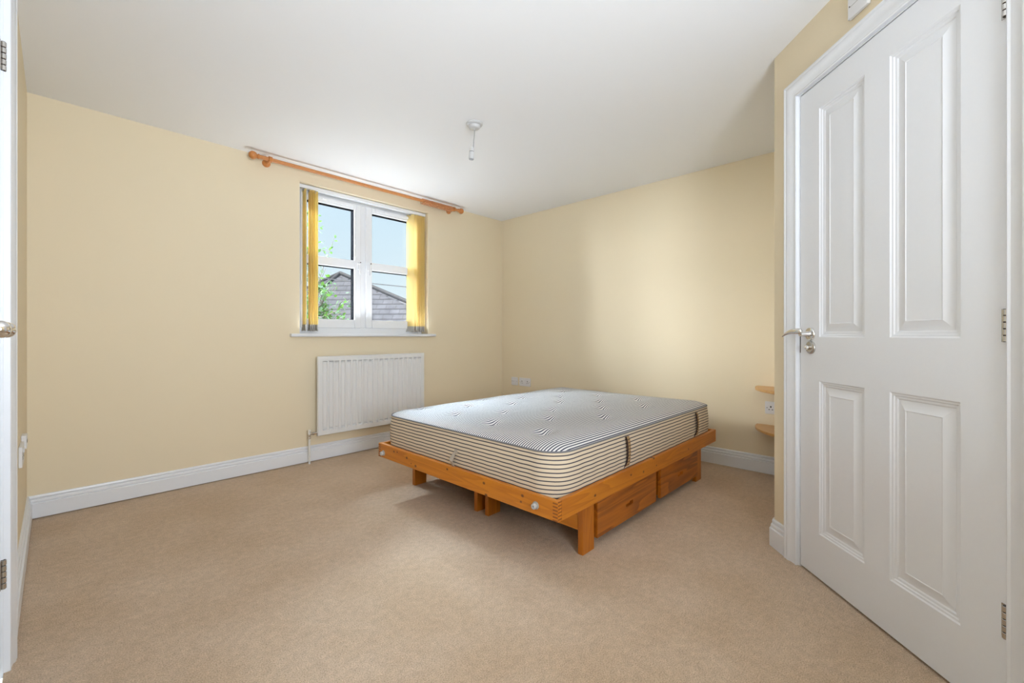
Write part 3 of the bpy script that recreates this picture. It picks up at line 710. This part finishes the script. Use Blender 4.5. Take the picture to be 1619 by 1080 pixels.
# ------------------------------------------------------------------ bed frame with under-bed drawers
BX0, BX1, BY0, BY1, BZ0, BZ1 = 1.380, 3.213, 1.0525, 2.445, 0.2295, 0.313
RT = 0.022
bed = thing('bed_frame', 'orange pine double bed frame with drawers underneath', 'bed', (0, 0, 0))
MB().box(BX0, BX0+RT, BY0, BY1, BZ0, BZ1).build('foot_rail', M['pine_foot'], bed, bevel=0.002)
MB().box(BX1-RT, BX1, BY0, BY1, BZ0, BZ1).build('head_rail', M['pine'], bed, bevel=0.002)
MB().box(BX0+RT, BX1-RT, BY0, BY0+RT, BZ0, BZ1).build('side_rail', M['pine_side'], bed, bevel=0.002)
MB().box(BX0+RT, BX1-RT, BY1-RT, BY1, BZ0, BZ1).build('side_rail', M['pine_x'], bed, bevel=0.002)
j = MB(); j2 = MB(); nj = 6; ph = (BZ1-BZ0)/nj
for i in range(nj):
    a = BZ0+ph*i+0.001
    j.box(BX0-0.0004, BX0, BY0+0.0005, BY0+RT+0.004, a, a+ph*0.42)
    j.box(BX0+0.0005, BX0+RT+0.004, BY0-0.0004, BY0, a+ph*0.46, a+ph*0.88)
    j2.box(BX0-0.0004, BX0, BY1-RT-0.004, BY1-0.0005, a, a+ph*0.42)
j.build('finger_joint', M['pine_end'], bed); j2.build('finger_joint', M['pine_end'], bed)
for k in range(12):
    x = BX0+0.09+k*0.148
    MB().box(x, x+0.075, BY0+RT, BY1-RT, BZ0+0.020, BZ0+0.036).build('slat', M['pine'], bed, bevel=0.001)
for sy in (BY0+RT, BY1-RT-0.02):
    MB().box(BX0+RT, BX1-RT, sy, sy+0.02, BZ0, BZ0+0.019).build('slat_ledge', M['pine_x'], bed)
# board legs: a pair at each end of each drawer unit
UX0, UX1 = 1.609, 3.030
for y0 in (1.0885, 1.697, 1.786, 2.392):
    for (a, b) in ((UX0, UX0+0.091), (UX1-0.091, UX1)):
        MB().box(a, b, y0, y0+0.027, 0.0, BZ0).build('leg', M['pine_z'], bed, bevel=0.0015)
for a in (UX0+0.004, UX1-0.024):
    for (y0, y1) in ((1.1155, 1.697), (1.813, 2.392)):
        MB().box(a, a+0.018, y0, y1, 0.105, BZ0).build('cross_rail', M['pine'], bed, bevel=0.001)
def drawer(x0, x1, y, sgn):
    z0, z1 = 0.047, BZ0-0.004
    cx = (x0+x1)/2; hw, hz0, hz1 = 0.036, 0.112, 0.134
    ya, yb = (y, y+0.018*sgn) if sgn > 0 else (y-0.018, y)
    q = MB()
    q.box(x0, cx-hw, ya, yb, z0, z1); q.box(cx+hw, x1, ya, yb, z0, z1)
    q.box(cx-hw, cx+hw, ya, yb, z0, hz0); q.box(cx-hw, cx+hw, ya, yb, hz1, z1)
    d = q.build('drawer', M['pine_drawer'], bed)
    b = MB(); d0, d1 = (yb, yb+0.50) if sgn > 0 else (ya-0.50, ya)
    b.box(x0+0.012, x0+0.024, d0, d1, z0+0.01, z1-0.02); b.box(x1-0.024, x1-0.012, d0, d1, z0+0.01, z1-0.02)
    b.box(x0+0.024, x1-0.024, d0, d1, z0+0.01, z0+0.018)
    b.box(x0+0.024, x1-0.024, (d1-0.012) if sgn > 0 else d0, d1 if sgn > 0 else d0+0.012, z0+0.018, z1-0.02)
    if sgn > 0: b.box(cx-0.06, cx+0.06, yb, yb+0.008, 0.09, 0.155)
    b.build('drawer_box', M['pine_x'], d)
drawer(1.711, 2.316, 1.078, 1); drawer(2.376, 2.934, 1.078, 1)
drawer(1.711, 2.316, 2.430, -1); drawer(2.376, 2.934, 2.430, -1)
for (y0) in (1.100, 2.392):
    MB().box(2.326, 2.366, y0, y0+0.016, 0.047, BZ0).build('divider', M['pine_z'], bed)
RNX = Matrix.Rotation(-PI/2, 4, 'Y')   # lathe Z -> -X
for (yy, zc) in ((2.387, 0.259), (1.168, 0.269)):
    q = MB(); q.lathe([(0.0,0.0),(0.0165,0.0),(0.0165,0.003),(0.0155,0.005),(0.012,0.006),(0.0,0.006)], 28, Matrix.Translation((BX0, yy, zc)) @ RNX, cap=False)
    w_ = q.build('bolt_cap', M['plastic_grey'], bed, smooth=True, angle=40)
    q = MB(); q.lathe([(0.0105,0.005),(0.0118,0.007),(0.0118,0.017),(0.010,0.0195),(0.004,0.0195),(0.0035,0.014),(0.0,0.014)], 24, Matrix.Translation((BX0, yy, zc-0.001)) @ RNX, cap=False)
    q.build('bolt_head', M['bolt'], w_, smooth=True, angle=40)
    q = MB(); q.box(BX0-0.0150, BX0-0.0135, yy-0.003, yy+0.003, zc-0.0035, zc+0.0015); q.build('bolt_socket', M['dark'], w_)

# ------------------------------------------------------------------ mattress
MX0, MX1, MY0, MY1, MZ0, MZE = 1.408, 3.205, 1.079, 2.420, 0.2675, 0.4885
mat_o = thing('mattress', 'striped ticking double mattress lying on the pine bed frame', 'mattress', (0, 0, 0))
A, B = (MX1-MX0)/2, (MY1-MY0)/2; CX, CY = (MX0+MX1)/2, (MY0+MY1)/2; CR = 0.115
NXm, NYm = 180, 136
def rmap(x, y):
    ix, iy = A-CR, B-CR
    dx, dy = abs(x)-ix, abs(y)-iy
    if dx > 0 and dy > 0:
        L = math.hypot(dx, dy); mxx = max(dx, dy)
        f = mxx/L; x = math.copysign(ix+dx*f, x); y = math.copysign(iy+dy*f, y)
    return x, y
tufts = []
for k in range(7):
    yk = 1.295 + 0.168*k
    xk = 1.60 + 0.26*(k % 2)
    while xk < 3.15:
        tufts.append((xk + random.uniform(-0.02, 0.02), yk + random.uniform(-0.012, 0.012), random.uniform(0.8, 1.25))); xk += 0.52
def ztop(x, y, e):
    # e: distance to the edge
    z = MZE + 0.034*(1-math.exp(-e/0.055)) + 0.006*math.sin(x*2.1+0.6)*math.sin(y*2.7)
    for tx_, ty_, s_ in tufts:
        dx, dy = x-tx_, y-ty_
        if abs(dx) < 0.28 and abs(dy) < 0.2:
            r2 = (dx/0.040)**2 + (dy/0.030)**2
            z -= 0.022*s_*math.exp(-r2) + 0.007*s_*math.exp(-((dx/0.12)**2 + (dy/0.05)**2))
    return z
vs = []; fs = []; uvs = []
for i in range(NXm+1):
    for k in range(NYm+1):
        # denser towards edges
        u = -A + 2*A*i/NXm; v_ = -B + 2*B*k/NYm
        x, y = rmap(u, v_)
        e = min(A-abs(u), B-abs(v_))
        zz_ = ztop(x+CX, y+CY, e) if e > 1e-9 else MZE
        # fabric drawn sideways into the tufts bends the stripes
        sh = 0.0
        for tx_, ty_, s_ in tufts:
            dx, dy = x+CX-tx_, y+CY-ty_
            if abs(dx) < 0.22 and abs(dy) < 0.15: sh += dy*0.45*math.exp(-((dx/0.055)**2+(dy/0.045)**2))
        vs.append((x+CX, y+CY, zz_)); uvs.append((x, y + sh))
idx = lambda i, k: i*(NYm+1)+k
for i in range(NXm):
    for k in range(NYm): fs.append((idx(i,k), idx(i+1,k), idx(i+1,k+1), idx(i,k+1)))
ntopf = len(fs)
loop = [idx(i,0) for i in range(NXm+1)] + [idx(NXm,k) for k in range(1,NYm+1)] + [idx(i,NYm) for i in range(NXm-1,-1,-1)] + [idx(0,k) for k in range(NYm-1,0,-1)]
nl = len(loop)
pts2 = [Vector(vs[i][:2]) for i in loop]
arc = [0.0]
for i in range(1, nl+1): arc.append(arc[-1] + (pts2[i % nl]-pts2[i-1]).length)
rings = 14
base = len(vs)
side_uv = {}
for r in range(rings+1):
    f = r/rings; z = MZE + (MZ0-MZE)*f
    for i in range(nl):
        p = pts2[i]; t = (pts2[(i+1)%nl]-pts2[i-1]).normalized(); nn = Vector((t.y, -t.x))
        bul = 0.010*math.sin(PI*f)**0.8 if 0 < f < 1 else 0.0
        bul += 0.0012*math.sin(arc[i]*2*PI/0.098)*math.sin(PI*f)
        q_ = p + nn*bul
        vs.append((q_.x, q_.y, z)); uvs.append((arc[i], z))
for r in range(rings):
    for i in range(nl):
        a = base+r*nl+i; b = base+r*nl+(i+1)%nl
        fs.append((b, a, a+nl, b+nl))
fs.append(tuple(base+rings*nl+i for i in range(nl)))
me = bpy.data.meshes.new('mattress_body'); me.from_pydata(vs, [], fs); me.update()
me.materials.append(M['tick_top']); me.materials.append(M['tick_side'])
uvl = me.uv_layers.new(name='UVMap')
for pi_, p in enumerate(me.polygons):
    p.use_smooth = True
    if pi_ >= ntopf: p.material_index = 1
    for li in p.loop_indices:
        uvl.data[li].uv = uvs[me.loops[li].vertex_index]
mb_o = bpy.data.objects.new('mattress_body', me); COL.objects.link(mb_o); mb_o.parent = mat_o
def loop_pts(z, out):
    L = []
    for i in range(0, nl, 3):
        p = pts2[i]; t = (pts2[(i+1)%nl]-pts2[i-1]).normalized(); L.append((p.x+t.y*out, p.y-t.x*out, z))
    return L
MB().tube(loop_pts(MZE, 0.001), 0.0042, 8, closed=True).build('piping', M['piping'], mat_o, smooth=True)
MB().tube(loop_pts(MZ0+0.003, 0.001), 0.0042, 8, closed=True).build('piping', M['piping'], mat_o, smooth=True)
def strap(x):
    q = MB(); yb = MY0-0.0135
    prof_ = [(0.325, yb+0.001), (0.345, yb-0.004), (0.38, yb-0.008), (0.42, yb-0.008), (0.455, yb-0.004), (0.472, yb+0.002)]
    vs = []; fs = []; uu = []
    for z, y in prof_:
        for dx in (-0.016, 0.016):
            vs += [(x+dx, y, z), (x+dx, y+0.003, z)]; uu += [(dx, z), (dx, z)]
    for i in range(len(prof_)-1):
        o = i*4; fs += [(o, o+2, o+6, o+4), (o+1, o+5, o+7, o+3), (o, o+4, o+5, o+1), (o+2, o+3, o+7, o+6)]
    fs += [(0, 1, 3, 2), (20, 22, 23, 21)]
    me = bpy.data.meshes.new('handle'); me.from_pydata(vs, [], fs); me.materials.append(M['strap'])
    ul = me.uv_layers.new(name='UVMap')
    for l in me.loops: ul.data[l.index].uv = uu[l.vertex_index]
    o = bpy.data.objects.new('handle', me); COL.objects.link(o); o.parent = mat_o
    MB().tube([(x-0.030, yb+0.010, 0.316), (x-0.020, yb+0.002, 0.332), (x-0.017, yb-0.005, 0.350)] + [(x-0.0165, y-0.001, z) for z, y in prof_[2:]], 0.0035, 8).build('handle_edging', M['trim_cord'], o, smooth=True)
strap(1.972); strap(2.890)
q = MB(); q.box(MX0-0.0135, MX0-0.0115, 1.700, 1.722, 0.380, 0.402); q.build('care_tag', M['label'], mat_o)
q = MB(); q.add([(MX0-0.013,1.727,0.386),(MX0-0.016,1.708,0.386),(MX0-0.028,1.718,0.340),(MX0-0.024,1.752,0.345),(MX0-0.016,1.715,0.312),(MX0-0.012,1.740,0.312)], [(0,1,2,3),(3,2,4,5)])
o = q.build('hanging_tag', M['label'], mat_o); s_ = o.modifiers.new('thick', 'SOLIDIFY'); s_.thickness = 0.0015

# ------------------------------------------------------------------ pendant light
pl = thing('pendant_light', 'white ceiling rose with a hanging cord and empty bulb holder', 'ceiling light', (1.754, 1.974, CH))
MB().lathe([(0.0,0.0),(0.051,0.0),(0.051,-0.004),(0.049,-0.008),(0.043,-0.012),(0.036,-0.013),(0.035,-0.022),(0.031,-0.029),(0.024,-0.032),(0.008,-0.034),(0.005,-0.038),(0.0,-0.038)], 40, None, cap=False).build('ceiling_rose', M['pendant'], pl, smooth=True, angle=40)
hxp, hyp = -0.010, -0.001
MB().tube([(0.003,0,-0.034),(0.000,0,-0.070),(-0.006,0,-0.110),(hxp,hyp,-0.152)], 0.0029, 8).build('cord', M['cord'], pl, smooth=True)
T = Matrix.Translation((hxp, hyp, 0)) @ Matrix.Rotation(math.radians(4), 4, 'Y')
hd = MB().lathe([(0.0,-0.150),(0.0055,-0.150),(0.0085,-0.155),(0.0135,-0.162),(0.0145,-0.166),(0.0145,-0.178)], 28, T, cap=False).build('bulb_holder', M['pendant'], pl, smooth=True, angle=40)
MB().lathe([(0.0140,-0.178),(0.0140,-0.181)], 28, T).build('holder_joint', M['dark'], hd, smooth=True)
MB().lathe([(0.0150,-0.181),(0.0155,-0.184),(0.0155,-0.222),(0.0150,-0.226),(0.0125,-0.226),(0.0115,-0.215),(0.0,-0.212)], 28, T, cap=False).build('shade_ring', M['pendant'], hd, smooth=True, angle=40)
MB().lathe([(0.0,-0.2125),(0.0112,-0.2135)], 24, T, cap=False).build('holder_contacts', M['steel_dark'], hd)

# ------------------------------------------------------------------ sockets and switches (local frame: x right, -y towards the room)
def plate(name, label, cat, loc, rz, wd, ht, th=0.009, kind='double', group=None):
    t = thing(name, label, cat, loc, rz, group)
    b = MB().box(0, wd, -th, 0, 0, ht).build('face_plate', M['plastic'], t, bevel=0.003, seg=3)
    def pins(cx):
        q = MB(); z = ht*0.45
        q.box(cx-0.004, cx+0.004, -th-0.0004, -th+0.002, z+0.006, z+0.018)
        q.box(cx-0.014, cx-0.006, -th-0.0004, -th+0.002, z-0.010, z-0.005); q.box(cx+0.006, cx+0.014, -th-0.0004, -th+0.002, z-0.010, z-0.005)
        q.build('pin_slots', M['dark'], b)
    def rocker(cx, z):
        MB().box(cx-0.008, cx+0.008, -th-0.004, -th, z-0.009, z+0.009).build('rocker_switch', M['plastic'], t, bevel=0.001)
    def screw(cx, z):
        MB().lathe([(0.0028,0.0),(0.0028,0.0008),(0,0.001)], 14, Matrix.Translation((cx,-th,z)) @ RY, cap=False).build('screw', M['steel_dark'], b, smooth=True)
    if kind == 'double':
        pins(wd*0.25); pins(wd*0.75); rocker(wd*0.44, ht*0.72); rocker(wd*0.56, ht*0.72); screw(wd*0.09, ht*0.5); screw(wd*0.91, ht*0.5)
    elif kind == 'fused':
        rocker(wd*0.68, ht*0.62); MB().box(wd*0.22, wd*0.50, -th-0.0015, -th, ht*0.34, ht*0.70).build('fuse_holder', M['plastic'], t, bevel=0.001); screw(wd*0.12, ht*0.5); screw(wd*0.88, ht*0.5)
        MB().box(wd*0.25, wd*0.5, -th-0.0018, -th-0.0010, ht*0.50, ht*0.515).build('fuse_slot', M['dark'], b)
    elif kind == 'line':
        q = MB(); q.box(wd*0.30, wd*0.70, -th-0.0008, -th+0.001, ht*0.40, ht*0.62); q.build('jack_opening', M['dark'], b)
        q = MB(); q.box(wd*0.05, wd*0.95, -th-0.0006, -th, ht*0.60, ht*0.63); q.build('plate_groove', M['plastic_grey'], b)
    return t
RROT = -PI/2    # right wall: local x -> -y, local y -> +x
plate('fused_switch', 'white single fused switch left of the double socket behind the bed', 'switch', (XR, 3.282, 0.432), RROT, 0.092, 0.088, kind='fused')
plate('double_socket', 'white double socket near the room corner behind the bed', 'socket', (XR, 3.165, 0.432), RROT, 0.158, 0.088)
plate('double_socket', 'white double socket between the two corner shelves', 'socket', (XR, 0.802, 0.424), RROT, 0.146, 0.087)
plate('double_socket', 'white double socket low on the left wall seen edge-on', 'socket', (XL, 2.666, 0.437), LROT, 0.146, 0.085, th=0.011)
plate('telephone_socket', 'small white telephone socket just beyond the left wall socket', 'socket', (XL, 2.86, 0.478), LROT, 0.075, 0.060, th=0.017, kind='line')
# small box above the door
ab = thing('wall_box', 'white plastic box on the wall above the door frame', 'wall box', (*dl(DT0-1.557-0, 0), 2.112), DROT)
MB().box(0, 0.086, -0.014, 0, 0, 0.086).build('box_cover', M['plastic'], ab, bevel=0.003, seg=3)
q = MB(); q.box(0.012, 0.074, -0.0144, -0.0135, 0.040, 0.0415); q.build('cover_groove', M['plastic_grey'], ab)
MB().lathe([(0.0025,0.0),(0.0025,0.0008),(0,0.001)], 14, Matrix.Translation((0.010,-0.014,0.043)) @ RY, cap=False).build('screw', M['steel_dark'], ab, smooth=True)

# ------------------------------------------------------------------ corner shelves in the alcove
def shelf(z, r, label):
    t = thing('corner_shelf', label, 'shelf', (XR, YR, z), group='quarter-round shelves in the alcove')
    pts = [(0, 0)] + [(-r*math.sin(PI/2*k/24), r*math.cos(PI/2*k/24)) for k in range(25)]
    MB().prism(pts, 0, 0.018).build('shelf_board', M['shelf'], t, bevel=0.004, seg=3)
    MB().box(-r*0.7, 0, 0.0, 0.012, -0.025, 0).build('batten', M['shelf'], t)
    return t
shelf(0.600, 0.362, 'pale wooden quarter-round shelf above the socket, upper of the two')
shelf(0.328, 0.362, 'pale wooden quarter-round shelf below the socket, lower of the two')

# ------------------------------------------------------------------ outside the window
q = MB(); q.box(-40, 60, 3.9, 90, -3.3, -3.0); tag(q.build('ground', M['ground']), 'pale ground outside the window', 'ground', kind='structure')
def ray(px, t):
    a = (px-809.5)/FPX; return (t*(S+a*C_), t*(C_-a*S))
def zat(py, t): return EYE + (530-py)*t/FPX
house = thing('house', 'neighbouring house with a blue-grey slate hipped roof', 'house', (0, 0, 0))
Ap = Vector((*ray(538, 14.0), zat(432, 14.0)))
C1 = Vector((*ray(359, 12.0), EYE-0.8)); C2 = Vector((*ray(884, 11.0), EYE-0.8)); C3 = Vector((*ray(263, 20.0), EYE-0.8)); C4 = C2 + C3 - C1
def roof_face(name, a, b, c):
    # a-b eave, c apex
    u = (b-a).normalized(); nrm_ = (b-a).cross(c-a).normalized(); v_ = nrm_.cross(u)
    me = bpy.data.meshes.new(name); lo = -nrm_*0.12 if nrm_.z > 0 else nrm_*0.12
    P = [a, b, c, a+lo, b+lo, c+lo]
    me.from_pydata([tuple(p) for p in P], [], [(0,1,2),(5,4,3),(0,3,4,1),(1,4,5,2),(2,5,3,0)]); me.materials.append(M['slate'])
    ul = me.uv_layers.new(name='UVMap')
    for l in me.loops:
        p = P[l.vertex_index]; ul.data[l.index].uv = ((p-a).dot(u), (p-a).dot(v_))
    o = bpy.data.objects.new(name, me); COL.objects.link(o); o.parent = house; return o
roof_face('roof_slope', C1, C2, Ap); roof_face('roof_slope', C3, C1, Ap); roof_face('roof_slope', C2, C4, Ap); roof_face('roof_slope', C4, C3, Ap)
for c in (C1, C2, C3, C4):
    MB().tube([c+Vector((0,0,0.0)), Ap+Vector((0,0,0.0))], 0.065, 10).build('ridge_tiles', M['ridge'], house, smooth=True)
hw = MB(); ctr = (C1+C2+C3+C4)/4
P2 = [ctr + (c-ctr)*0.93 for c in (C1, C2, C4, C3)]
hw.prism([(p.x, p.y) for p in P2], -3.0, EYE-0.85); hw.build('house_wall', M['render'], house)

cab = MB(); a_ = Vector((*ray(430, 9.0), zat(430, 9.0))); b_ = Vector((*ray(760, 9.0), zat(463.5, 9.0)))
pts = []
for i in range(25):
    t = i/24; p = a_.lerp(b_, t); p.z -= 0.06*4*t*(1-t)*0.5; pts.append(p)
cab.tube(pts, 0.010, 6); tag(cab.build('overhead_cable', M['wire'], smooth=True), 'black overhead cable crossing the sky above the slate roof', 'cable')

# leafy tree
tree = thing('tree', 'leafy green tree branches at the left of the window view', 'tree', (*ray(470, 6.4), -3.0))
tb = Vector(tree.location)
wood_mb = MB(); leaves = []
def grow(p0, p1, r0, r1, wig, nleaf, lsz, bend=0.0):
    n_ = 9; pts = []; rs_ = []
    for i in range(n_+1):
        t = i/n_; p = Vector(p0).lerp(Vector(p1), t)
        p += Vector((random.uniform(-1,1), random.uniform(-1,1), random.uniform(-0.5,0.5)))*wig*math.sin(PI*t)
        p.z += bend*math.sin(PI*t)
        pts.append(p); rs_.append(r0+(r1-r0)*t)
    wood_mb.tube(pts, rs_, 6)
    for k in range(nleaf):
        t = random.uniform(0.25, 1.0); i = min(int(t*n_), n_-1)
        p = pts[i].lerp(pts[i+1], t*n_-i)
        leaves.append((p + Vector((random.gauss(0, 0.05), random.gauss(0, 0.05), random.gauss(0, 0.045))), random.uniform(0.7, 1.25)*lsz))
    return pts
def at(px, py, t): return Vector((*ray(px, t), zat(py, t))) - tb
trunk_top = at(470, 520, 6.4)
grow((0, 0, 0), trunk_top, 0.10, 0.05, 0.05, 0, 0.05)
limbs = [((478, 300), 6.6), ((492, 350), 6.1), ((484, 400), 6.3), ((505, 440), 5.9), ((520, 455), 6.0), ((536, 452), 6.1), ((548, 470), 5.9), ((545, 492), 6.0), ((525, 488), 6.3), ((512, 500), 5.8), ((535, 508), 6.1), ((500, 470), 6.4), ((470, 430), 6.2), ((450, 400), 6.6), ((430, 460), 6.2), ((515, 425), 6.2), ((530, 520), 6.0), ((505, 530), 6.3), ((490, 495), 6.0)]
for (px_, py_), t_ in limbs:
    e_ = at(px_, py_, t_); b0 = trunk_top.lerp(Vector((0, 0, trunk_top.z*0.86)), random.random())
    grow(b0, e_, 0.014, 0.003, 0.05, 30, 0.062, bend=0.06)
    for k in range(4):
        s0 = b0.lerp(e_, random.uniform(0.4, 0.9)); s1 = s0 + Vector((random.uniform(-0.26, 0.26), random.uniform(-0.26, 0.26), random.uniform(-0.12, 0.22)))
        s1b = s1
        # keep the crown clear of the middle of the window
        if (s1b + tb).x > 2.95: s1b = s0 + (s1 - s0)*0.3
        grow(s0, s1b, 0.005, 0.002, 0.02, 10, 0.058)
# the single twig reaching up into the upper pane
tw = grow(at(512, 420, 6.0), at(530, 373, 6.0), 0.004, 0.0015, 0.006, 0, 0.05)
grow(at(500, 455, 6.1), at(512, 420, 6.0), 0.006, 0.004, 0.008, 0, 0.05)
for (px_, py_, s_) in ((530,374,.05),(531,381,.055),(525,389,.085),(523,393,.085),(524,399,.05),(517,404,.055),(513,408,.07),(519,408,.065),(521,411,.05),(506,350,.06),(508,361,.05),(506,367,.07),(505,383,.06),(508,384,.06),(512,381,.03),(505,340,.06),(510,358,.03)):
    leaves.append((at(px_, py_, 6.0), s_))
wood_mb.build('branches', M['bark'], tree, smooth=True)
lm = MB()
for p, s_ in leaves:
    Mx = Matrix.Translation(p) @ Matrix.Rotation(random.uniform(0, 2*PI), 4, 'Z') @ Matrix.Rotation(random.uniform(-1.3, 1.3), 4, 'X') @ Matrix.Rotation(random.uniform(-0.9, 0.9), 4, 'Y')
    sh = [(0,-0.5,0),(0.26,-0.22,0.03),(0.33,0.06,0.04),(0.2,0.34,0.02),(0,0.55,-0.03),(-0.2,0.34,0.02),(-0.33,0.06,0.04),(-0.26,-0.22,0.03)]
    vs = [tuple(Mx @ Vector((a*s_, b*s_, c*s_))) for a, b, c in sh] + [tuple(Mx @ Vector((0, 0, -0.02*s_)))]
    lm.add(vs, [(i, (i+1) % 8, 8) for i in range(8)])
lm.build('leaves', M['leaf'], tree)
